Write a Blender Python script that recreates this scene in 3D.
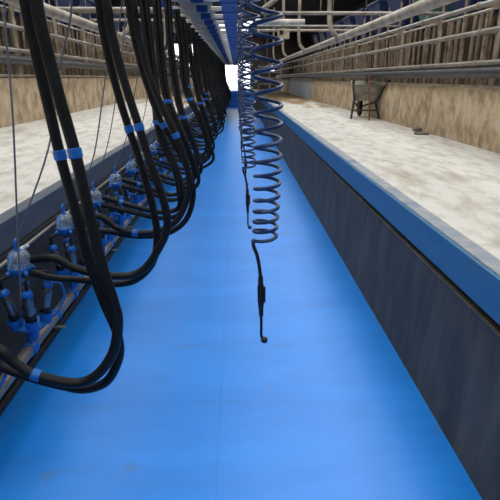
import bpy, math, random
from mathutils import Vector, Matrix

for o in list(bpy.data.objects):
    bpy.data.objects.remove(o)
scene = bpy.context.scene
COL = scene.collection
R = math.radians
PI = math.pi

# ------------------------------------------------------------------ camera
F = 500.0
CAM_H, PITCH, YAW = 1.6, R(18.98), R(-1.49)
cam_d = bpy.data.cameras.new('camera')
cam_d.sensor_width = 36.0
cam_d.sensor_fit = 'HORIZONTAL'
cam_d.lens = 36.0 * F / 500.0
cam_d.clip_start = 0.02
cam = bpy.data.objects.new('camera', cam_d)
COL.objects.link(cam)
cam.location = (0, 0, CAM_H)
cam.rotation_euler = (PI / 2 - PITCH, 0, YAW)
scene.camera = cam

# ------------------------------------------------------------------ daylight
world = bpy.data.worlds.new('overcast_sky')
scene.world = world
world.use_nodes = True
bg = world.node_tree.nodes['Background']
bg.inputs[0].default_value = (0.95, 0.97, 1.0, 1)
bg.inputs[1].default_value = 2.8
sun_d = bpy.data.lights.new('sun', 'SUN')
sun_d.energy = 0.6
sun_d.angle = R(40)
sun_d.color = (1.0, 0.95, 0.86)
sun = bpy.data.objects.new('sun', sun_d)
COL.objects.link(sun)
sun.rotation_euler = (R(-28), R(14), 0)
vs = scene.view_settings
vs.view_transform = 'Standard'
vs.look = 'None'
vs.gamma = 1.0
vs.use_curve_mapping = False
vs.exposure = -0.1


# ------------------------------------------------------------------ helpers
CAM_M = (Matrix.Rotation(YAW, 3, 'Z') @ Matrix.Rotation(PI / 2 - PITCH, 3, 'X'))


def at(px, py, Y):
    """point where a sight line meets the upright plane y = Y"""
    d = CAM_M @ Vector(((px - 250) / F, (250 - py) / F, -1.0))
    t = Y / d.y
    return Vector((d.x * t, Y, CAM_H + d.z * t))


class MB:
    def __init__(self):
        self.v, self.f, self.sm = [], [], []

    def add(self, vs_, fs, smooth=False):
        n = len(self.v)
        self.v += [tuple(p) for p in vs_]
        self.f += [tuple(i + n for i in f) for f in fs]
        self.sm += [smooth] * len(fs)
        return self

    def box(self, lo, hi, bev=0.0, M=None):
        x0, y0, z0 = lo
        x1, y1, z1 = hi
        if bev <= 0:
            p = [(x0, y0, z0), (x1, y0, z0), (x1, y1, z0), (x0, y1, z0), (x0, y0, z1), (x1, y0, z1), (x1, y1, z1), (x0, y1, z1)]
            f = [(0, 3, 2, 1), (4, 5, 6, 7), (0, 1, 5, 4), (1, 2, 6, 5), (2, 3, 7, 6), (3, 0, 4, 7)]
        else:
            b = bev
            rings = []
            for z, q in ((z0, b), (z0 + b, 0), (z1 - b, 0), (z1, b)):
                a0, a1, c0, c1 = x0 + q, x1 - q, y0 + q, y1 - q
                k = b if q == 0 else b * .6
                rings.append([(a0 + k, c0, z), (a1 - k, c0, z), (a1, c0 + k, z), (a1, c1 - k, z), (a1 - k, c1, z), (a0 + k, c1, z), (a0, c1 - k, z), (a0, c0 + k, z)])
            p = [q for r in rings for q in r]
            f = [tuple(range(7, -1, -1)), tuple(range(24, 32))]
            for r in range(3):
                for i in range(8):
                    j = (i + 1) % 8
                    f.append((r * 8 + i, r * 8 + j, r * 8 + 8 + j, r * 8 + 8 + i))
        if M is not None:
            p = [M @ Vector(q) for q in p]
        return self.add(p, f)

    def hexa(self, p8):
        f = [(0, 3, 2, 1), (4, 5, 6, 7), (0, 1, 5, 4), (1, 2, 6, 5), (2, 3, 7, 6), (3, 0, 4, 7)]
        return self.add(p8, f)

    def tube(self, pts, r, n=10, closed=False, caps=True):
        pts = [Vector(p) for p in pts]
        N = len(pts)
        rad = r if isinstance(r, (list, tuple)) else [r] * N
        T = []
        for i in range(N):
            if closed:
                d = pts[(i + 1) % N] - pts[i - 1]
            else:
                d = pts[min(i + 1, N - 1)] - pts[max(i - 1, 0)]
            T.append(d.normalized() if d.length > 1e-9 else Vector((0, 0, 1)))
        a = Vector((0, 0, 1)) if abs(T[0].z) < .9 else Vector((1, 0, 0))
        u = T[0].cross(a).normalized()
        vs_, fs = [], []
        for i in range(N):
            u = (u - T[i] * u.dot(T[i])).normalized()
            w = T[i].cross(u)
            for k in range(n):
                t = 2 * PI * k / n
                vs_.append(pts[i] + (u * math.cos(t) + w * math.sin(t)) * rad[i])
        M_ = N if closed else N - 1
        for i in range(M_):
            i2 = (i + 1) % N
            for k in range(n):
                k2 = (k + 1) % n
                fs.append((i * n + k, i * n + k2, i2 * n + k2, i2 * n + k))
        self.add(vs_, fs, True)
        if caps and not closed:
            self.add(vs_[:n], [tuple(range(n - 1, -1, -1))])
            self.add(vs_[-n:], [tuple(range(n))])
        return self

    def lathe(self, prof, origin=(0, 0, 0), axis=(0, 0, 1), n=16):
        o = Vector(origin)
        ax = Vector(axis).normalized()
        a = Vector((1, 0, 0)) if abs(ax.x) < .9 else Vector((0, 1, 0))
        u = (a - ax * a.dot(ax)).normalized()
        w = ax.cross(u)
        vs_, fs = [], []
        for r, h in prof:
            for k in range(n):
                t = 2 * PI * k / n
                vs_.append(o + ax * h + (u * math.cos(t) + w * math.sin(t)) * max(r, 1e-4))
        for i in range(len(prof) - 1):
            for k in range(n):
                k2 = (k + 1) % n
                fs.append((i * n + k, i * n + k2, i * n + n + k2, i * n + n + k))
        m = len(prof) - 1
        fs.append(tuple(range(n - 1, -1, -1)))
        fs.append(tuple(m * n + k for k in range(n)))
        return self.add(vs_, fs, True)

    def build(self, name, mat, parent=None, loc=None):
        me = bpy.data.meshes.new(name)
        me.from_pydata(self.v, [], self.f)
        me.polygons.foreach_set('use_smooth', self.sm)
        me.materials.append(mat)
        me.update()
        if any(self.sm):
            try:
                me.set_sharp_from_angle(angle=R(42))
            except Exception:
                pass
        o = bpy.data.objects.new(name, me)
        COL.objects.link(o)
        if parent is not None:
            o.parent = parent
        if loc is not None:
            o.location = loc
        return o


def spline(pts, per=8):
    pts = [Vector(p) for p in pts]
    out = []
    n = len(pts)
    for i in range(n - 1):
        p0, p1, p2, p3 = pts[max(i - 1, 0)], pts[i], pts[i + 1], pts[min(i + 2, n - 1)]
        if i == 0:
            p0 = p1 * 2 - p2
        if i == n - 2:
            p3 = p2 * 2 - p1
        for k in range(per):
            t = k / per
            out.append(.5 * ((2 * p1) + (p2 - p0) * t + (2 * p0 - 5 * p1 + 4 * p2 - p3) * t * t + (3 * p1 - p0 - 3 * p2 + p3) * t ** 3))
    out.append(pts[-1])
    return out


def cyl(mb, p, q, r, n=12):
    return mb.tube([p, q], r, n)


def tag(o, label=None, cat=None, group=None, kind=None):
    if label:
        o['label'] = label
    if cat:
        o['category'] = cat
    if group:
        o['group'] = group
    if kind:
        o['kind'] = kind
    return o


def thing(name, label, cat, loc=(0, 0, 0), group=None):
    o = bpy.data.objects.new(name, None)
    COL.objects.link(o)
    o.location = loc
    o.empty_display_size = .1
    return tag(o, label, cat, group)


def copy_tree(o, parent=None):
    c = o.copy()
    COL.objects.link(c)
    if parent is not None:
        c.parent = parent
    for ch in kids(o):
        copy_tree(ch, c)
    return c


def kids(o):
    return [x for x in COL.objects if x.parent == o]


def struct(o):
    o['kind'] = 'structure'
    return o


# ------------------------------------------------------------------ materials
def mat(name, c, rough=.5, metal=0.0, c2=None, scale=8.0, detail=6.0, stretch=(1, 1, 1), lo=.4, hi=.62,
        bump=0.0, bscale=None, trans=0.0, spec=.5, c3=None, scale3=2.0, lo3=.55, hi3=.7):
    m = bpy.data.materials.new(name)
    m.use_nodes = True
    nt = m.node_tree
    b = nt.nodes['Principled BSDF']
    b.inputs['Base Color'].default_value = (*c, 1)
    b.inputs['Roughness'].default_value = rough
    b.inputs['Metallic'].default_value = metal
    b.inputs['Specular IOR Level'].default_value = spec
    if trans:
        b.inputs['Transmission Weight'].default_value = trans
    tc = nt.nodes.new('ShaderNodeTexCoord')
    mp = nt.nodes.new('ShaderNodeMapping')
    mp.inputs['Scale'].default_value = stretch
    nt.links.new(tc.outputs['Object'], mp.inputs['Vector'])

    def noise(sc, dt=detail):
        n = nt.nodes.new('ShaderNodeTexNoise')
        n.inputs['Scale'].default_value = sc
        n.inputs['Detail'].default_value = dt
        n.inputs['Roughness'].default_value = .62
        nt.links.new(mp.outputs[0], n.inputs['Vector'])
        return n

    def mix(prev, col, sc, l, h):
        n = noise(sc)
        r = nt.nodes.new('ShaderNodeValToRGB')
        r.color_ramp.elements[0].position = l
        r.color_ramp.elements[1].position = h
        nt.links.new(n.outputs['Fac'], r.inputs[0])
        mx = nt.nodes.new('ShaderNodeMix')
        mx.data_type = 'RGBA'
        nt.links.new(r.outputs[0], mx.inputs[0])
        if prev is None:
            mx.inputs[6].default_value = (*c, 1)
        else:
            nt.links.new(prev, mx.inputs[6])
        mx.inputs[7].default_value = (*col, 1)
        return mx.outputs[2]
    out = None
    if c2 is not None:
        out = mix(None, c2, scale, lo, hi)
    if c3 is not None:
        out = mix(out, c3, scale3, lo3, hi3)
    if out is not None:
        nt.links.new(out, b.inputs['Base Color'])
    if bump:
        n = noise(bscale or scale * 3)
        bp = nt.nodes.new('ShaderNodeBump')
        bp.inputs['Strength'].default_value = bump
        bp.inputs['Distance'].default_value = .01
        nt.links.new(n.outputs['Fac'], bp.inputs['Height'])
        nt.links.new(bp.outputs[0], b.inputs['Normal'])
    return m


def floor_mat():
    m = mat('blue_rubber_mat', (.002, .225, .77), .36, c2=(.006, .262, .86), scale=1.6, stretch=(.45, 1.6, 1), bump=.05, bscale=60,
            c3=(.02, .19, .60), scale3=3.5, lo3=.56, hi3=.9, spec=.65)
    nt = m.node_tree
    b = nt.nodes['Principled BSDF']
    prev = b.inputs['Base Color'].links[0].from_socket
    tc = nt.nodes.new('ShaderNodeTexCoord')
    sp = nt.nodes.new('ShaderNodeSeparateXYZ')
    nt.links.new(tc.outputs['Object'], sp.inputs[0])

    def math_(op, a, b_=None, c_=None):
        n = nt.nodes.new('ShaderNodeMath')
        n.operation = op
        for i, q in enumerate((a, b_, c_)):
            if q is None:
                continue
            if isinstance(q, (int, float)):
                n.inputs[i].default_value = q
            else:
                nt.links.new(q, n.inputs[i])
        return n.outputs[0]
    # puzzle-tongue joints: a small square-ish wave along each joint
    wx = math_('MULTIPLY', math_('SINE', math_('MULTIPLY', sp.outputs['Y'], 2 * PI / .06)), .0035)
    wy = math_('MULTIPLY', math_('SINE', math_('MULTIPLY', sp.outputs['X'], 2 * PI / .06)), .0035)
    dx = math_('ABSOLUTE', math_('ADD', math_('SUBTRACT', sp.outputs['X'], -.096), wx))
    yy = math_('ADD', math_('SUBTRACT', sp.outputs['Y'], 2.21 - 1.14 * 4), wy)
    dy = math_('ABSOLUTE', math_('SUBTRACT', math_('MODULO', math_('ADD', yy, .57), 1.14), .57))
    d = math_('MINIMUM', dx, dy)
    mask = math_('LESS_THAN', d, .0022)
    mx = nt.nodes.new('ShaderNodeMix')
    mx.data_type = 'RGBA'
    nt.links.new(math_('MULTIPLY', mask, .4), mx.inputs[0])
    nt.links.new(prev, mx.inputs[6])
    mx.inputs[7].default_value = (.004, .07, .3, 1)
    # a few brown-grey smears
    n = nt.nodes.new('ShaderNodeTexNoise')
    n.inputs['Scale'].default_value = 2.8
    n.inputs['Detail'].default_value = 8
    mp = nt.nodes.new('ShaderNodeMapping')
    mp.inputs['Location'].default_value = (3.1, 1.7, 0)
    nt.links.new(tc.outputs['Object'], mp.inputs[0])
    nt.links.new(mp.outputs[0], n.inputs[0])
    r = nt.nodes.new('ShaderNodeValToRGB')
    r.color_ramp.elements[0].position = .66
    r.color_ramp.elements[1].position = .82
    nt.links.new(n.outputs['Fac'], r.inputs[0])
    mx2 = nt.nodes.new('ShaderNodeMix')
    mx2.data_type = 'RGBA'
    nt.links.new(r.outputs[0], mx2.inputs[0])
    nt.links.new(mx.outputs[2], mx2.inputs[6])
    mx2.inputs[7].default_value = (.12, .16, .22, 1)
    nt.links.new(mx2.outputs[2], b.inputs['Base Color'])
    return m


M_floor = floor_mat()
M_deck = mat('worn_pale_concrete', (.68, .65, .58), .75, c2=(.42, .385, .315), scale=5.5, stretch=(1.6, .6, 1), lo=.46, hi=.72, bump=.4, bscale=40,
             c3=(.36, .30, .21), scale3=1.6, lo3=.56, hi3=.78)
def muck(m):
    """brown slurry patches, thicker towards the far end of the decks"""
    nt = m.node_tree
    b = nt.nodes['Principled BSDF']
    prev = b.inputs['Base Color'].links[0].from_socket
    tc = nt.nodes.new('ShaderNodeTexCoord')
    sp = nt.nodes.new('ShaderNodeSeparateXYZ')
    nt.links.new(tc.outputs['Object'], sp.inputs[0])
    mr = nt.nodes.new('ShaderNodeMapRange')
    mr.inputs['From Min'].default_value = 9
    mr.inputs['From Max'].default_value = 21
    mr.inputs['To Max'].default_value = .42
    nt.links.new(sp.outputs['Y'], mr.inputs['Value'])
    mp = nt.nodes.new('ShaderNodeMapping')
    mp.inputs['Scale'].default_value = (2.2, .35, 1)
    nt.links.new(tc.outputs['Object'], mp.inputs[0])
    n = nt.nodes.new('ShaderNodeTexNoise')
    n.inputs['Scale'].default_value = 1.3
    n.inputs['Detail'].default_value = 7
    nt.links.new(mp.outputs[0], n.inputs['Vector'])
    ad = nt.nodes.new('ShaderNodeMath')
    nt.links.new(n.outputs['Fac'], ad.inputs[0])
    nt.links.new(mr.outputs[0], ad.inputs[1])
    r = nt.nodes.new('ShaderNodeValToRGB')
    r.color_ramp.elements[0].position = .66
    r.color_ramp.elements[1].position = .84
    nt.links.new(ad.outputs[0], r.inputs[0])
    mx = nt.nodes.new('ShaderNodeMix')
    mx.data_type = 'RGBA'
    nt.links.new(r.outputs[0], mx.inputs[0])
    nt.links.new(prev, mx.inputs[6])
    mx.inputs[7].default_value = (.30, .19, .075, 1)
    nt.links.new(mx.outputs[2], b.inputs['Base Color'])


muck(M_deck)
M_kerbwall = mat('stained_concrete', (.58, .45, .295), .85, c2=(.30, .21, .115), scale=5, stretch=(1, 1, .75), bump=.35, bscale=30,
                 c3=(.62, .53, .40), scale3=7, lo3=.52, hi3=.7)
M_pitwall = mat('dark_rubber_panel', (.058, .049, .035), .6, c2=(.14, .122, .095), scale=4, stretch=(1, 1.5, .4), lo=.4, hi=.75, bump=.1, bscale=50)
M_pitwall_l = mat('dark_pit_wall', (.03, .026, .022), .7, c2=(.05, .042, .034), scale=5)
M_kerb_r = mat('blue_painted_kerb', (.042, .175, .36), .42, c2=(.055, .195, .37), scale=5, stretch=(1, .4, 2), c3=(.13, .17, .24), scale3=7, lo3=.60, hi3=.74, bump=.1)
M_kerb_l = mat('grey_blue_kerb', (.065, .085, .115), .45, c2=(.095, .11, .135), scale=5, stretch=(1, .4, 2), bump=.1)
M_kerb_edge = mat('chalky_kerb_edge', (.24, .28, .33), .6, c2=(.36, .36, .35), scale=9, c3=(.10, .18, .30), scale3=5)
M_steel = mat('galvanised_steel', (.31, .285, .245), .42, .45, c2=(.19, .16, .12), scale=6, stretch=(1, .5, 1))
M_dusty = mat('dusty_galvanised_tube', (.43, .365, .275), .5, .25, c2=(.24, .185, .125), scale=5)
M_slat = mat('dirty_galvanised_bar', (.33, .25, .17), .65, .15, c2=(.15, .105, .065), scale=7)
M_stain = mat('stainless_steel', (.60, .59, .57), .34, .7, c2=(.46, .44, .41), scale=4)
M_bright = mat('bright_zinc_tube', (.66, .62, .54), .4, .3, c2=(.45, .40, .33), scale=6)
M_milk = mat('dirty_stainless', (.36, .32, .27), .38, .55, c2=(.20, .17, .14), scale=5)
M_shadedpipe = mat('shaded_grey_pipe', (.042, .044, .047), .5, .2, c2=(.07, .065, .06), scale=5)  # grey pipe, with the shade it lies in put into its dark colour
M_black = mat('black_rubber', (.006, .0065, .0075), .48, c2=(.011, .0115, .013), scale=12, spec=.28)
M_blackp = mat('black_plastic', (.008, .008, .009), .4)
M_blue = mat('blue_plastic', (.006, .125, .46), .35, c2=(.01, .15, .52), scale=14)
M_armblue = mat('blue_painted_metal', (.005, .045, .24), .4, c2=(.008, .06, .29), scale=14)
M_dblue = mat('dark_blue_plastic', (.003, .012, .065), .55, c2=(.005, .02, .09), scale=4)
M_teal = mat('teal_plastic', (.03, .13, .12), .5, c2=(.05, .17, .15), scale=4)
M_coil = mat('blue_polyurethane_hose', (.003, .026, .10), .35, c2=(.004, .033, .125), scale=10, spec=.5)
M_clear = mat('clear_plastic_bowl', (.52, .64, .76), .12, trans=.72)
M_cord = mat('grey_cord', (.11, .125, .15), .6)
M_white = mat('white_plastic', (.75, .76, .77), .4)
M_shell = mat('grey_teat_shell', (.16, .17, .18), .25, .75, c2=(.28, .28, .28), scale=20)
M_wallback = mat('brown_shed_cladding', (.10, .075, .05), .85, c2=(.055, .04, .028), scale=4, stretch=(1, 5, .25), bump=.2,
                 c3=(.17, .13, .09), scale3=6, lo3=.56, hi3=.7)
M_roof = mat('dark_roof_sheet', (.06, .058, .055), .8, c2=(.09, .085, .08), scale=3)
M_gapshade = mat('gap_shade_black', (.004, .004, .005), .8)
M_barrow = mat('galvanised_barrow_tray', (.34, .32, .26), .55, .3, c2=(.20, .17, .12), scale=9)
M_rust = mat('rusty_red_paint', (.22, .06, .035), .6, c2=(.12, .05, .03), scale=12)
M_panel = mat('pale_grey_sheet', (.42, .47, .53), .55, c2=(.34, .38, .43), scale=3)
M_cream = mat('cream_box', (.55, .47, .30), .5, c2=(.40, .32, .2), scale=10)
M_scrap = mat('worn_rubber_scrap', (.24, .21, .18), .85, c2=(.13, .11, .09), scale=12)
M_stone = mat('grey_stone', (.20, .17, .14), .9, c2=(.10, .085, .07), scale=14)

# ------------------------------------------------------------------ setting
Y0, YP, YE = -4.0, 30.0, 36.0          # near end, end of the pit, far wall
XL, XR = -1.25, 1.015                     # pit walls
ZD = .87                                 # deck height at the kerbs
WXL, WZL = -2.85, 1.03                   # low wall behind the left deck, deck height there
WXR = 2.69
ZR = .867

struct(MB().box((XL - .03, Y0, -.05), (XR + .03, YP, 0)).build('floor', M_floor))
# pit walls and the kerbs above them
mb = MB()
mb.hexa([(XR - .045, Y0, -.05), (XR + .05, Y0, -.05), (XR + .05, YP, -.05), (XR - .045, YP, -.05),
         (XR, Y0, .65), (XR + .05, Y0, .65), (XR + .05, YP, .65), (XR, YP, .65)])
mb.box((XR - .006, Y0, .644), (XR + .05, YP, .656))
struct(mb.build('wall_pit_right', M_pitwall))
struct(MB().box((XR + .03, Y0, .65), (XR + .12, YP, .70)).build('trim_1', M_gapshade))  # near-black strip carries the shade of the gap under the kerb
struct(MB().box((XR + .0, Y0, .686), (XR + .10, YP, ZR - .004), .006).build('trim_2', M_kerb_r))
struct(MB().box((XR + .012, Y0, ZR - .006), (XR + .10, YP, ZR + .003), .003).build('trim_3', M_kerb_edge))
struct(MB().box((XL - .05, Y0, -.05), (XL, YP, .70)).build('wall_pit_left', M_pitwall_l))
struct(MB().box((XL - .10, Y0, .705), (XL - .012, YP, ZD), .006).build('trim_4', M_kerb_l))

# decks
mb = MB()
mb.box((XR + .10, Y0, .55), (WXR + .02, YE, ZR))
mb.box((-.0 + .0, YP + 1.3, .6), (XR + .10, YE, ZR))
struct(mb.build('floor_right_deck', M_deck))
mb = MB()
mb.hexa([(WXL - .02, Y0, .6), (XL - .095, Y0, .6), (XL - .095, YE, .6), (WXL - .02, YE, .6),
         (WXL - .02, Y0, WZL), (XL - .095, Y0, ZD - .003), (XL - .095, YE, ZD - .003), (WXL - .02, YE, WZL)])
struct(mb.build('floor_left_deck', M_deck))
# steps up at the far end of the pit
mb = MB()
for i in range(4):
    mb.box((XL, YP + .33 * i, -.05), (XR + .03, YE if i == 3 else YP + .33 * i + .34, ZD / 4 * (i + 1)))
struct(mb.build('floor_steps', M_floor))
# low concrete walls behind each deck
struct(MB().box((WXR, Y0, .6), (WXR + .18, YE, 1.485), .012).build('wall_low_right', M_kerbwall))
struct(MB().box((WXL - .18, Y0, .6), (WXL, YE, 1.60), .012).build('wall_low_left', M_kerbwall))
# ground beyond, shed walls, roof
struct(MB().box((2.83, Y0, .6), (5.05, YE, .9)).build('floor_right_beyond', M_deck))
struct(MB().box((-5.05, Y0, .6), (-3.03, YE, .9)).build('floor_left_beyond', M_deck))
struct(MB().box((5.0, Y0, .6), (5.15, YE, 4.4)).build('wall_right', M_wallback))
struct(MB().box((-5.15, Y0, .6), (-5.0, YE, 4.4)).build('wall_left', M_wallback))
# far wall with a doorway and openings
mb = MB()
segs = [(-5.15, -4.6, None), (-4.6, -2.6, (2.35, 3.75)), (-2.6, -1.2, None), (-1.2, .95, (.87, 2.7)), (.95, 2.0, None), (2.0, 2.6, (2.05, 2.4)), (2.6, 5.15, None)]
for x0, x1, op in segs:
    if op is None:
        mb.box((x0, YE, .6), (x1, YE + .12, 4.4))
    else:
        if op[0] > .9:
            mb.box((x0, YE, .6), (x1, YE + .12, op[0]))
        mb.box((x0, YE, op[1]), (x1, YE + .12, 4.4))
struct(mb.build('wall_back', M_wallback))
struct(MB().box((-5.15, Y0 - .12, -.05), (5.15, Y0, 4.4)).build('wall_front', M_wallback))  # unseen end wall, added so daylight falls only from above
# roof with purlins; its rooflight openings are added and shaped to let daylight in
mb = MB()
for x0, x1 in ((-5.15, -3.5), (-1.5, -.8), (.8, 1.3), (3.3, 5.15)):
    mb.box((x0, Y0, 4.4), (x1, 20, 4.48))
for i in range(9):
    y = Y0 + i * 2.8
    mb.box((-3.5, y, 4.4), (3.3, y + .12, 4.48))
mb.box((-5.15, 20, 4.4), (5.15, 28.5, 4.48))
mb.box((-5.15, 28.5, 4.4), (-1.2, 35.2, 4.48))
mb.box((.9, 28.5, 4.4), (5.15, 35.2, 4.48))
mb.box((-5.15, 35.2, 4.4), (5.15, YE + .12, 4.48))
struct(mb.build('ceiling', M_roof))

# ------------------------------------------------------------------ rump rails
def rump_rail(X, Z, sgn, label, ys):
    t = thing('rump_rail', label, 'rail', (X, 0, ZD))
    mb = MB()
    zz = Z - ZD
    mb.tube([(0, .4, zz), (0, 28, zz)], .052, 16)
    mb.build('rail_pipe', M_dusty, t)
    for y in ys:
        mb = MB()
        xi = -.17 * sgn
        mb.tube(spline([(xi, y, zz + 1.9), (xi, y, zz + .8), (xi, y, zz + .32), (xi * .8, y, zz + .14), (xi * .35, y, zz + .05), (0, y, zz)], 6), .036, 12)
        mb.build('drop_pipe', M_dusty, t)
        MB().lathe([(.057, -.05), (.06, -.045), (.06, .045), (.057, .05)], (0, y, zz), (0, 1, 0)).build('pipe_collar', M_steel, t)
    return t


rump_rail(1.6, 2.18, 1, 'thick dusty round rump rail running along the right deck', (8.35, 12.3, 16.4, 20.5, 24.6))
rump_rail(-1.76, 2.20, -1, 'thick dusty round rump rail running along the left deck', (8.35, 12.3, 16.4, 20.5, 24.6))


# ------------------------------------------------------------------ barriers on the low walls
def barrier(sgn, XW, zt, rails, xs, label, slat_z):
    """sgn +1 right, -1 left; rails (z, radius, material, x offset towards the pit)"""
    t = thing('barrier_railing', label, 'railing', (XW, 0, zt))
    for z, r, m, off, nm in rails:
        off = off + (.06 if sgn > 0 else 0)
        mb = MB()
        mb.tube([(-off * sgn, .6, z - zt), (-off * sgn, 33.5, z - zt)], r, 12)
        mb.build(nm, m, t)
    zs0, zs1 = slat_z
    rnd = random.Random(5 if sgn > 0 else 9)
    n = 0
    far = MB()
    y = 2.2
    while y < 33:
        lean = rnd.uniform(-.02, .02)
        wide = rnd.random() < .3
        one = MB()
        r = .024 if wide else .017
        one.tube([(.09 * sgn, y, zs0 - zt), (.09 * sgn, y + lean, zs1 - zt)], r, 8)
        if n < 96:
            one.build('upright_bar', M_slat, t)
        else:
            far.add(one.v, one.f, True)
        n += 1
        y += rnd.choice((.13, .15, .2, .24))
    o = far.build('upright_bar', M_slat, t)
    tag(o, kind='stuff')
    y = 2.35
    while y < 32:
        mb = MB()
        mb.tube([(.03 * sgn, y, -.02), (.03 * sgn, y, zs1 - zt + .05)], .03, 10)
        mb.build('post', M_dusty, t)
        for z, r, m, off, nm in rails[1:4]:
            mb = MB()
            off = off + (.06 if sgn > 0 else 0)
            mb.lathe([(r + .002, -.03), (r + .010, -.024), (r + .010, .024), (r + .002, .03)], (-off * sgn, y, z - zt), (0, 1, 0), 12)
            mb.box((min(-off * sgn, .03 * sgn), y - .02, z - zt - .02), (max(-off * sgn, .03 * sgn), y + .02, z - zt + .02))
            mb.build('rail_clamp', M_slat, t)
        y += 1.6
    return t


barrier(1, WXR, 1.485,
        [(1.512, .016, M_dusty, -.02, 'bottom_rail'), (1.748, .024, M_steel, .10, 'thin_rail'), (2.048, .027, M_steel, .10, 'middle_rail'),
         (2.295, .027, M_steel, .15, 'top_rail'), (1.66, .064, M_shadedpipe, .06, 'dark_pipe'), (2.29, .016, M_dusty, -.09, 'bar_rail')],
        None, 'grey tube barrier with close uprights on the right low wall', (1.49, 2.29))
barrier(-1, WXL, 1.60,
        [(1.63, .016, M_dusty, -.02, 'bottom_rail'), (1.93, .024, M_steel, .10, 'thin_rail'), (2.20, .027, M_steel, .10, 'middle_rail'),
         (2.485, .027, M_steel, .15, 'top_rail'), (1.82, .06, M_shadedpipe, .05, 'dark_pipe'), (2.45, .016, M_dusty, -.09, 'bar_rail')],
        None, 'grey tube barrier with close uprights on the left low wall', (1.605, 2.45))

# ------------------------------------------------------------------ hoppers beyond the barriers
ORD = ['first', 'second', 'third', 'fourth', 'fifth', 'sixth', 'seventh', 'eighth', 'ninth', 'tenth', 'eleventh', 'twelfth', 'thirteenth',
       'fourteenth', 'fifteenth', 'sixteenth', 'seventeenth', 'eighteenth', 'nineteenth', 'twentieth']


def hopper(x, y, z, m, label, sgn):
    t = thing('feed_hopper', label, 'hopper', (x, y, z), 'feed hoppers beyond the railings')
    mb = MB()
    a, b, h = .5, .28, .72
    mb.hexa([(-b, -b, 0), (b, -b, 0), (b, b, 0), (-b, b, 0), (-a, -a, h), (a, -a, h), (a, a, h), (-a, a, h)])
    mb.build('body', m, t)
    mb = MB()
    mb.box((-a - .03, -a - .03, h - .01), (a + .03, a + .03, h + .05), .012)
    mb.build('rim', m, t)
    mb = MB()
    for q in (-1, 1):
        for w in (-1, 1):
            mb.tube([(q * .42, w * .42, .9 - z), (q * .42, w * .42, h)], .025, 8)
    mb.build('stand', M_slat, t)
    return t


for i in range(12):
    side = 'right'
    y = 5.2 + i * 1.55
    lab = ('teal' if i == 3 else 'dark blue') + ' plastic feed hopper beyond the right railing, ' + ORD[i] + ' from the camera'
    hopper(3.75, y, 2.52, M_teal if i == 3 else M_dblue, lab, 1)
    lab = 'dark blue plastic feed hopper beyond the left railing, ' + ORD[i] + ' from the camera'
    hopper(-3.95, y, 2.6, M_dblue, lab, -1)

# ------------------------------------------------------------------ overhead pipes
def overhead_pipe(p, q, r, m, label):
    c = Vector(p)
    o = MB().tube([(0, 0, 0), Vector(q) - c], r, 12).build('overhead_pipe', m, None, c)
    for f in (.3, .75):
        h = (Vector(q) - c) * f
        MB().tube([h, (h.x, h.y, 4.42 - c.z)], .006, 6).build('hanger_rod', M_slat, o)
    return tag(o, label, 'pipe')


overhead_pipe((.35, 7.6, 2.45), (3.1, 7.6, 2.45), .024, M_steel, 'nearest thin horizontal pipe crossing above the right deck')
overhead_pipe((.4, 10.2, 2.52), (3.1, 10.2, 2.52), .02, M_steel, 'thinner horizontal pipe crossing above the right deck behind the nearest one')
overhead_pipe((.3, 13.5, 2.72), (3.1, 13.5, 2.72), .03, M_dusty, 'dusty horizontal pipe far along the right deck, beyond the pipe drops')
overhead_pipe((-3.3, 7.6, 2.49), (-.75, 7.6, 2.49), .03, M_steel, 'nearest horizontal pipe crossing above the left deck')
overhead_pipe((-3.3, 9.4, 2.67), (-.75, 9.4, 2.67), .03, M_steel, 'second horizontal pipe crossing above the left deck')
overhead_pipe((-3.3, 12.6, 2.85), (-.75, 12.6, 2.85), .03, M_dusty, 'third horizontal pipe crossing above the left deck')
overhead_pipe((.30, 6.2, 2.33), (.92, 6.2, 2.76), .026, M_steel, 'slanting pipe brace above the right kerb beside the nearest blue coil')

# ------------------------------------------------------------------ milk line, bumper, air line
t = thing('milk_pipe', 'shiny stainless milk pipe running low along the left pit wall', 'pipe', (-1.10, 0, .25))
MB().tube([(0, .3, 0), (0, 29.5, 0)], .032, 18).build('pipe', M_milk, t)
for k in range(20):
    y = 2.36 + .38 + k * .7
    MB().lathe([(.034, -.014), (.039, -.010), (.039, .010), (.034, .014)], (0, y, 0), (0, 1, 0), 16).build('pipe_clamp', M_blue, t)
    mb = MB()
    mb.box((-.14, y - .075, -.045), (.012, y - .045, -.036))
    mb.box((.0, y - .075, -.045), (.075, y - .045, -.040))
    mb.build('bracket', M_steel, t)
tag(MB().tube([(0, .3, 0), (0, 29.5, 0)], .026, 14).build('bumper_tube', M_black, None, (-1.10, 0, .165)), 'black rubber tube lying just below the stainless milk pipe', 'tube')
t = thing('air_line', 'thin grey air pipe under the left kerb with white tees', 'pipe', (-1.20, 0, .70))
MB().tube([(0, .3, 0), (0, 29.5, 0)], .011, 10).build('pipe', M_steel, t)
for k in range(18):
    y = 2.36 + .30 + k * .7
    mb = MB()
    mb.lathe([(.015, -.03), (.015, .03)], (0, y, 0), (0, 1, 0), 10)
    mb.lathe([(.011, 0), (.011, .045)], (0, y, 0), (.6, 0, .4), 10)
    mb.build('tee_fitting', M_white, t)

# ------------------------------------------------------------------ milking clusters
CX, CZ = -1.085, .735
JX, JZ = -1.075, .41
PITCH_Y, Y_ST, N_ST = .70, 1.66, 40
CUPS = [(-.075, -.055), (.035, -.07), (-.035, .07), (.085, .045)]


def cup_axis(i):
    dx, dy = CUPS[i]
    b = Vector((JX + dx * .75, dy * .75, JZ + .035))
    tp = Vector((JX + dx * 1.15, dy * 1.15, JZ + .205))
    return b, tp


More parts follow.
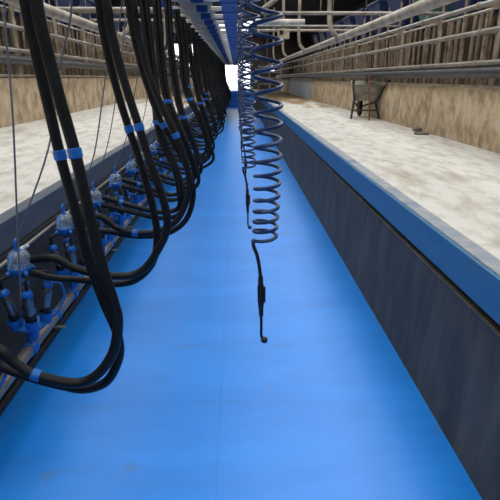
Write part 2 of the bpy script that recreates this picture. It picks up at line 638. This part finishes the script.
rnd = random.Random(3)
HOSE_R = .0192


def template(j, rr):
    """two hose paths from claw to arm tip, local to the station"""
    out = []
    q = [rr.uniform(-1, 1) for _ in range(8)]
    for s in (0, 1):
        e = .035 * s
        mx_ = -.37 + .07 * q[0]
        zb = .60 + .06 * q[1] - .05 * s
        pts = [(CX + .05, .015 - .03 * s, CZ + .005 - .055 * s), (CX + .16, .02 - .02 * s, CZ - .03 - .05 * s),
               (CX + .33, .0 + .03 * q[2], zb + .04), (-.60, .03 * q[3], zb), (-.47 + .04 * q[4], -.03 * q[5], zb + .03),
               (mx_ + e, -.04 + .03 * q[2], zb + .16), (mx_ - .035 + e, -.05, zb + .36), (mx_ - .13 + e, -.06 + .03 * q[5], 1.20), (-.585 + .035 * q[6] + e, -.05, 1.50),
               (-.625 + .02 * q[7] + e, -.02, 1.95), (-.65 + e, .02, 2.29)]
        out.append(pts)
    return out


def from_px(path, y0, dy, extra_a, extra_b):
    n = len(path)
    pts = [at(px, py, y0 + dy) - Vector((0, y0, 0)) for px, py in path]
    return [Vector(p) for p in extra_a] + pts + [Vector(p) for p in extra_b]


def explicit(k):
    y0 = Y_ST + PITCH_Y * k
    top = [(-.655, .02, 2.29)]
    top2 = [(-.62, .02, 2.29)]
    c1 = [(CX + .05, .015, CZ + .005)]
    c2 = [(CX + .05, -.015, CZ - .05)]
    if k == 0:
        a = [(0, 350), (15, 363), (36, 375), (72, 383), (94, 377), (112, 355), (118, 325), (114, 303), (102, 266), (88, 208), (75, 153), (60, 100), (47, 50), (36, 0)]
        b = [(0, 366), (30, 377), (60, 385), (85, 389), (107, 381), (119, 357), (117, 333), (104, 302), (89, 260), (74, 206), (60, 155), (48, 104), (36, 52), (25, 0)]
        A = from_px(a, y0, -.03, [(CX + .05, .015, CZ), (CX + .14, 0, CZ - .05)], top2)
        B = from_px(b, y0, .03, [(CX + .05, -.015, CZ - .05), (CX + .14, 0, CZ - .11)], top)
        return [A, B]
    if k == 1:
        a = [(54, 258), (72, 267), (97, 274), (126, 276), (144, 269), (158, 250), (167, 228), (164, 202), (150, 162), (139, 127), (127, 90), (117, 55), (110, 25), (106, 0)]
        b = [(54, 278), (83, 280), (115, 284), (137, 279), (153, 262), (157, 235), (152, 204), (141, 165), (129, 129), (117, 90), (107, 50), (101, 20), (98, 0)]
        return [from_px(a, y0, -.03, c1, top2), from_px(b, y0, .03, c2, top)]
    if k == 2:
        a = [(98, 216), (117, 228), (135, 233), (158, 231), (178, 219), (189, 192), (188, 172), (181, 147), (166, 115), (151, 80), (142, 50), (136, 22), (133, 0)]
        b = [(104, 231), (135, 236), (165, 234), (185, 221), (193, 198), (190, 176), (178, 150), (159, 117), (146, 82), (137, 50), (131, 22), (128, 0)]
        return [from_px(a, y0, -.03, c1, top2), from_px(b, y0, .03, c2, top)]


def ring_at(pts, frac, r, half=.018):
    i = max(1, min(len(pts) - 2, int(frac * (len(pts) - 1))))
    d = (pts[i + 1] - pts[i - 1]).normalized()
    mb = MB()
    mb.lathe([(r, -half), (r + .004, -half + .003), (r + .004, half - .003), (r, half)], pts[i], d, 14)
    return mb


def make_cluster_body(t, full=True):
    c = Vector((CX, 0, CZ))
    # claw
    base = MB()
    base.lathe([(.012, -.085), (.03, -.075), (.043, -.06), (.052, -.048), (.053, -.036), (.046, -.032)], c, n=20)
    for a in range(4):
        an = PI / 4 + a * PI / 2
        d = Vector((math.cos(an), math.sin(an), -.75)).normalized()
        cyl(base, c + d * .03, c + d * .085, .011, 10)
    claw = base.build('claw_base', M_blue, t)
    bowl = MB()
    bowl.lathe([(.050, -.034), (.056, -.028), (.054, .02), (.052, .035), (.044, .05), (.028, .060), (.018, .063)], c, n=20)
    bowl.build('claw_bowl', M_clear, t)
    lid = MB()
    lid.lathe([(.055, -.034), (.060, -.031), (.060, -.024), (.055, -.021)], c, n=20)
    lid.build('clamp_ring', M_blue, t)
    MB().lathe([(.02, .058), (.02, .068), (.012, .073)], c, n=12).build('valve_cap', M_blue, t)
    MB().tube([c + Vector((.04, .015, .005)), c + Vector((.085, .017, .0))], .014, 10).build('hose_spigot', M_blackp, t)
    hk = MB()
    hk.tube([c + Vector((.0, .022 * math.cos(a * PI / 8), .095 + .026 * math.sin(a * PI / 8))) for a in range(16)], .006, 8, closed=True)
    hk.build('lifting_ring', M_blue, t)
    for i in range(4):
        b, tp = cup_axis(i)
        ax = (tp - b)
        L = ax.length
        s = MB()
        s.lathe([(.021, .0), (.023, .006), (.0235, L * .55), (.0225, L * .8), (.019, L * .83)], b, ax, 14)
        cup = s.build('teat_cup', M_shell, t)
        e = MB()
        e.lathe([(.0235, L * .80), (.026, L * .82), (.026, L * .90), (.020, L * .95), (.014, L)], b, ax, 14)
        e.build('cup_collar', M_blue, cup)
        g = MB()
        g.lathe([(.0245, 0), (.028, .004), (.028, .026), (.0245, .032)], b, ax, 14)
        g.build('rubber_mouthpiece', M_blackp, cup)
        an = [PI + .6, -.9, PI - .9, .5][i]
        st = c + Vector((math.cos(an) * .045, math.sin(an) * .045, -.055))
        m1 = st + Vector((math.cos(an) * .035, math.sin(an) * .035, -.015))
        m2 = tp + Vector((0, 0, .045))
        tb = MB().tube(spline([st, m1, m2, tp - Vector((0, 0, .01))], 6), .0095, 8)
        tb.build('short_milk_tube', M_black, t)


def cluster_label(k):
    if k == 0:
        return 'nearest milking cluster, its thick twin black hoses looping lowest at left'
    if k == 1:
        return 'milking cluster with clear claw bowl closest to the left picture edge'
    if k < 14:
        return 'blue and black milking cluster with twin hoses, ' + ORD[k] + ' in the row from the camera'
    return 'small distant milking cluster in the dark crowded far stretch of hoses'


GC = 'milking clusters in a row along the left pit wall'
body_src = None
clusters = []
var_src = []
for k in range(N_ST):
    y = Y_ST + PITCH_Y * k
    if k >= 14 + 6:
        src = clusters[14 + (k * 5 + 1) % 6]
        t = copy_tree(src)
        t.location = (0, y, 0)
        t['label'] = cluster_label(k)
        clusters.append(t)
        continue
    t = thing('milking_cluster', cluster_label(k), 'milking cluster', (0, y, 0), GC)
    if body_src is None:
        make_cluster_body(t)
        body_src = t
    else:
        for ch in kids(body_src):
            if ch.name.startswith(('milk_hose', 'pulse_hose', 'hose_clip', 'lifting_cord')):
                continue
            copy_tree(ch, t)
    ex = explicit(k) or template(k, random.Random(40 + k))
    near = k < 8
    nm = ('milk_hose', 'pulse_hose')
    for s in (0, 1):
        pts = spline(ex[s], 8 if near else 4)
        r = HOSE_R if s == 0 else HOSE_R * .93
        # out of the claw the hose is thinner, then swells to full size
        MB().tube(pts, r, 14 if near else 8).build(nm[s], M_black, t)
        if k < 12:
            spots = {(0, 0): [(75, 153), (36, 376)], (0, 1): [(60, 155)], (1, 0): [(139, 127)], (1, 1): [(129, 129)],
                     (2, 0): [(175, 138), (135, 233)], (2, 1): [(164, 120)]}.get((k, s))
            if spots:
                fr_ = []
                for q in spots:
                    w = at(q[0], q[1], y) - Vector((0, y, 0))
                    fr_.append(min(range(len(pts)), key=lambda i: (pts[i] - w).length) / (len(pts) - 1))
            else:
                zc_ = 1.36 + .06 * ((k * 7) % 5 - 2)
                up = min(range(len(pts) // 2, len(pts)), key=lambda i: abs(pts[i].z - zc_)) / (len(pts) - 1)
                fr_ = (.13, up) if s == 0 else (up,)
            for fr in fr_:
                ring_at(pts, fr, r, .017).build('hose_clip', M_blue, t)
    # thin lifting cord from the arm tip to the claw
    if k != 0:
        tip = Vector((-.70, .0, 2.27))
        if k == 1:
            p = [Vector((CX, 0, CZ + .11)), at(48, 150, y) - Vector((0, y, 0)), at(58, 75, y) - Vector((0, y, 0)), at(72, 0, y) - Vector((0, y, 0)), tip]
        elif k == 2:
            p = [Vector((CX, 0, CZ + .11)), at(91, 166, y) - Vector((0, y, 0)), at(106, 76, y) - Vector((0, y, 0)), at(122, 0, y) - Vector((0, y, 0)), tip]
        else:
            p = [Vector((CX, 0, CZ + .11)), Vector((-.95, .02, 1.15)), Vector((-.80, .01, 1.75)), tip]
    else:
        y1 = .55
        p = [Vector((CX + .04, y1, .60)), Vector((-.90, y1, .70)), at(18, 245, y + y1) - Vector((0, y, 0)), at(13, 120, y + y1) - Vector((0, y, 0)), at(4, 0, y + y1) - Vector((0, y, 0)), Vector((-.80, y1 - .1, 2.27))]
        p = [at(21, 300, y + y1) - Vector((0, y, 0))] + p[2:]
    MB().tube(spline(p, 6), .0042 if k < 3 else .0036, 6).build('lifting_cord', M_cord, t)
    clusters.append(t)

# wash jetters on the milk pipe, one under each cluster
def make_jetter(t):
    j = Vector((JX, 0, JZ))
    b = MB()
    b.lathe([(.02, -.11), (.03, -.10), (.032, -.06), (.065, -.035), (.085, -.02), (.085, -.012), (.03, -.004)], j, n=20)
    b.build('manifold', M_blue, t)
    for i in range(4):
        dx, dy = CUPS[i]
        p = j + Vector((dx * .72, dy * .72, -.03))
        bq, tp = cup_axis(i)
        s = MB()
        s.lathe([(.020, 0), (.030, .010), (.034, .040), (.037, .062), (.031, .062), (.028, .035)], p, tp - bq, 14)
        s.build('jetter_cup', M_blue, t)
    h = MB()
    h.tube(spline([j + Vector((.06, .03, -.02)), j + Vector((.12, .06, .02)), j + Vector((.155, .09, .10)), j + Vector((.14, .10, .165)), j + Vector((.10, .09, .175)), j + Vector((.085, .08, .15))], 6), .007, 8)
    h.build('hook', M_blue, t)
    s = MB()
    s.lathe([(.037, -.03), (.042, -.025), (.042, .025), (.037, .03)], (-1.10, 0, .25), (0, 1, 0), 18)
    s.build('pipe_saddle', M_blue, t)


js = None
for k in range(0, 26):
    y = Y_ST + PITCH_Y * k
    if k < 14:
        lab = 'blue four-cup wash jetter on the milk pipe under the ' + ('nearest' if k == 0 else ORD[k]) + ' milking cluster'
    else:
        lab = 'tiny far blue wash jetter on the milk pipe, deep in the row'
    if js is None:
        js = thing('wash_jetter', lab, 'wash jetter', (0, y, 0), 'wash jetters along the milk pipe')
        make_jetter(js)
    else:
        c = copy_tree(js)
        c.location = (0, y, 0)
        c['label'] = lab

# ------------------------------------------------------------------ overhead swing arms
def make_arm(t):
    mb = MB()
    mb.box((-.68, -.022, -.022), (.02, .022, .022), .004)
    mb.build('bar', M_stain, t)
    mb = MB()
    mb.box((-.725, -.032, -.07), (-.67, .032, .035), .008)
    mb.build('tip_bracket', M_armblue, t)
    mb = MB()
    mb.box((-.42, -.034, -.034), (-.30, .034, .034), .006)
    mb.build('sleeve', M_armblue, t)
    mb = MB()
    mb.box((-.15, -.045, -.045), (.02, .045, .04), .01)
    mb.build('pivot_housing', M_armblue, t)
    mb = MB()
    mb.lathe([(.0, 0), (.028, .003), (.034, .02), (.034, .06), (.02, .07)], (.02, 0, 0), (1, 0, 0), 14)
    mb.build('end_cap', M_steel, t)
    mb = MB()
    mb.tube([(-.06, 0, .05), (-.06, 0, .20)], .018, 10)
    mb.build('hanger', M_steel, t)


arm = None
for k in range(1, 40):
    y = Y_ST + .05 + PITCH_Y * k
    n = k - 5
    if k < 5:
        lab = 'overhead swing arm just above the view, over the ' + ORD[k] + ' milking cluster'
    elif n < 9:
        lab = 'silver overhead swing arm with blue housing, ' + (ORD[n] if n else 'nearest') + ' one showing from the camera'
    else:
        lab = 'distant silver and blue swing arm near the vanishing end of the overhead row'
    if k < 5:
        continue
    if arm is None:
        arm = thing('swing_arm', lab, 'swing arm', (0, y, 2.30), 'swing arms over the pit')
        make_arm(arm)
    else:
        c = copy_tree(arm)
        c.location = (0, y, 2.30)
        c['label'] = lab
tag(MB().box((-.09, .4, 0), (-.03, 33, .12), .01).build('overhead_beam', M_steel, None, (0, 0, 2.49)), 'grey steel beam over the pit carrying the swing arms', 'beam')
tag(MB().box((-.62, .4, 0), (-.26, 33, .03), .008).build('cable_tray', M_dusty, None, (0, 0, 2.36)), 'dusty flat tray running above the swing arm tips', 'tray')
tag(MB().tube([(0, .4, 0), (0, 33, 0)], .03, 12).build('water_pipe', M_steel, None, (.09, 0, 2.60)), 'overhead water pipe that the coiled blue hoses hang from', 'pipe')


# ------------------------------------------------------------------ coiled spray hoses
def spray_hose(x, y, label, seed, per=18):
    rr = random.Random(seed)
    t = thing('spray_hose', label, 'hose', (x, y, 0), 'coiled hoses hanging over the pit')
    pts = []
    z, n = 1.085, 0
    ph = 0.0
    while z < 2.52:
        for a in range(per):
            u = (z - 1.085) / 1.4
            pitch = .030 + .052 * min(1, u * 1.6)
            rad = .038 + .012 * min(1, u * 1.5)
            an = PI + 2 * PI * a / per
            wob = .008 * math.sin(z * 5 + seed)
            pts.append(Vector((rad * math.cos(an) + wob, rad * math.sin(an), z)))
            z += pitch / per
    pts.append(Vector((0, 0, 2.54)))
    pts.append(Vector((0, 0, 2.59)))
    MB().tube(pts, .0062, 8).build('coil', M_coil, t)
    ex = -.012
    tail = spline([(-.038, 0, 1.085), (-.036, -.01, 1.065), (-.024, -.005, 1.03), (-.016, 0, .985), (-.012, 0, .95)], 5)
    MB().tube(tail, .0062, 8).build('hose_tail', M_blackp, t)
    g = MB()
    g.lathe([(.007, 0), (.009, .006), (.009, .03), (.0115, .04), (.0115, .10), (.009, .12), (.008, .15), (.006, .155)], (-.012, 0, .955), (.02, 0, -1), 12)
    g.build('spray_gun', M_blackp, t)
    g = MB()
    g.box((-.002, -.005, .855), (.006, .005, .915), .0015)
    g.build('trigger', M_blackp, t)
    MB().tube(spline([(-.009, 0, .80), (-.008, 0, .765), (-.008, 0, .725), (-.003, 0, .712)], 5), .005, 8).build('lance', M_blackp, t)
    MB().lathe([(.006, 0), (.011, .004), (.013, .014), (.009, .022)], (-.008, 0, .709), (1, 0, -.25), 12).build('nozzle', M_blackp, t)
    return t


tops = [(.09, 1.60), (.074, 3.04), (.085, 4.4), (.065, 5.8), (.08, 7.2), (.07, 8.7), (.085, 10.2), (.075, 11.9), (.08, 13.8), (.08, 16.0)]
for i, (x, y) in enumerate(tops):
    if i == 0:
        lab = 'nearest big coiled blue hose with black spray gun hanging in centre'
    elif i == 1:
        lab = 'smaller coiled hose with spray gun hanging just behind the nearest coil'
    else:
        lab = 'coiled blue hose hanging over the pit, ' + ORD[i] + ' from the camera'
    spray_hose(x, y, lab, i * 3 + 1, 18 if i < 3 else 12)

# stainless stub pipe and junction box left of the first pipe drop
o = MB().tube([(0, 0, 0), (.62, 0, 0)], .035, 14).build('stub_pipe', M_bright, None, (.25, 6.9, 2.27))
MB().tube([(.12, 0, 0), (.12, 0, 2.14)], .008, 6).build('hanger_rod', M_slat, o)
tag(o, 'bright short stainless pipe sticking out right behind the nearest blue coil', 'pipe')
t = thing('junction_box', 'cream box hanging below the bright short stainless pipe', 'box', (.60, 6.9, 2.13))
MB().box((-.07, -.04, -.06), (.08, .04, .06), .008).build('box_body', M_cream, t)
MB().box((-.05, -.046, -.01), (-.0, -.039, .04), .002).build('switch', M_blackp, t)
MB().tube([(0, 0, .06), (0, 0, .13)], .01, 8).build('bracket', M_steel, t)

# ------------------------------------------------------------------ far end of the right deck
o = MB().box((-.015, 0, 0), (.0, 7.4, .86), .003).build('sheet_panel', M_panel, None, (WXR - .002, 18.8, ZR))
tag(o, 'pale grey sheet covering the far stretch of the right low wall', 'panel')
t = thing('end_gate', 'white barred gate across the far end of the right deck', 'gate', (1.2, 28.5, ZR))
for z in (.12, .42, .72, 1.02, 1.3):
    MB().tube([(0, 0, z), (1.18, 0, z)], .04, 8).build('gate_bar', M_white, t)
for x in (0, .6, 1.18):
    MB().tube([(x, 0, 0), (x, 0, 1.4)], .045, 8).build('gate_upright', M_white, t)

# ------------------------------------------------------------------ wheelbarrow
def wheelbarrow():
    t = thing('wheelbarrow', 'grey metal wheelbarrow parked against the right low wall', 'wheelbarrow', (2.43, 9.88, ZR))
    t.rotation_euler = (0, 0, R(-6))
    # local: wheel ahead (+y), handles towards -y
    tr = MB()
    A = [(-.28, -.34, .60), (.275, -.34, .60), (.20, .50, .68), (-.20, .50, .68)]
    B = [(-.19, -.18, .33), (.19, -.18, .33), (.17, .26, .33), (-.17, .26, .33)]
    inA = [(x * .94, y * .94, z - .0) for x, y, z in A]
    inB = [(x * .93, y * .93, z + .015) for x, y, z in B]
    v = A + B + inA + inB
    f = [(4, 7, 6, 5)]
    for i in range(4):
        j = (i + 1) % 4
        f += [(i, 4 + i, 4 + j, j), (8 + i, 8 + j, 12 + j, 12 + i), (i, j, 8 + j, 8 + i)]
    f.append((12, 13, 14, 15))
    tr.add(v, f)
    tray = tr.build('tray', M_barrow, t)
    MB().tube([Vector(p) for p in A], .012, 8, closed=True).build('rim', M_steel, tray)
    for s in (-1, 1):
        fr = MB().tube(spline([(s * .30, -.72, .66), (s * .275, -.50, .57), (s * .20, -.2, .32), (s * .13, .2, .26), (s * .06, .55, .20)], 6), .018, 10).build('handle_tube', M_blackp, t)
        MB().tube([(s * .308, -.78, .688), (s * .293, -.66, .635)], .023, 10).build('grip', M_black, fr)
        MB().tube(spline([(s * .20, -.05, .32), (s * .235, -.22, .14), (s * .255, -.29, .015)], 5), .021, 10).build('leg', M_blackp, t)
    MB().tube([(-.25, -.20, .16), (.25, -.20, .16)], .013, 8).build('crossbar', M_blackp, t)
    w = MB()
    w.tube([(0, .55 + .145 * math.cos(a * PI / 12), .19 + .145 * math.sin(a * PI / 12)) for a in range(24)], .042, 10, closed=True)
    wh = w.build('wheel', M_black, t)
    MB().lathe([(.11, -.02), (.11, .02)], (0, .55, .19), (1, 0, 0), 18).build('hub', M_rust, wh)
    MB().tube([(-.07, .55, .19), (.07, .55, .19)], .012, 8).build('axle', M_steel, wh)


wheelbarrow()
o = MB().tube([(0, 0, .01), (.02, .31, .80)], .012, 8).build('tool_handle', M_rust, None, (2.40, 9.27, ZR))
tag(o, 'thin rusty red handle leaning against the wheelbarrow', 'tool')
o = MB().box((-.10, -.07, 0), (.10, .07, .028), .008).build('rubber_scrap', M_scrap, None, (2.54, 6.95, ZR))
o.rotation_euler = (0, 0, R(-24))
tag(o, 'flat dark scrap lying on the right deck near the low wall', 'scrap')
o = MB().lathe([(.02, 0), (.055, .01), (.06, .03), (.045, .055), (.015, .065)], n=7).build('stone', M_stone, None, (2.60, 7.30, ZR))
o.scale = (1.3, .9, 1)
tag(o, 'small dark lump on the right deck beside the flat scrap', 'stone')
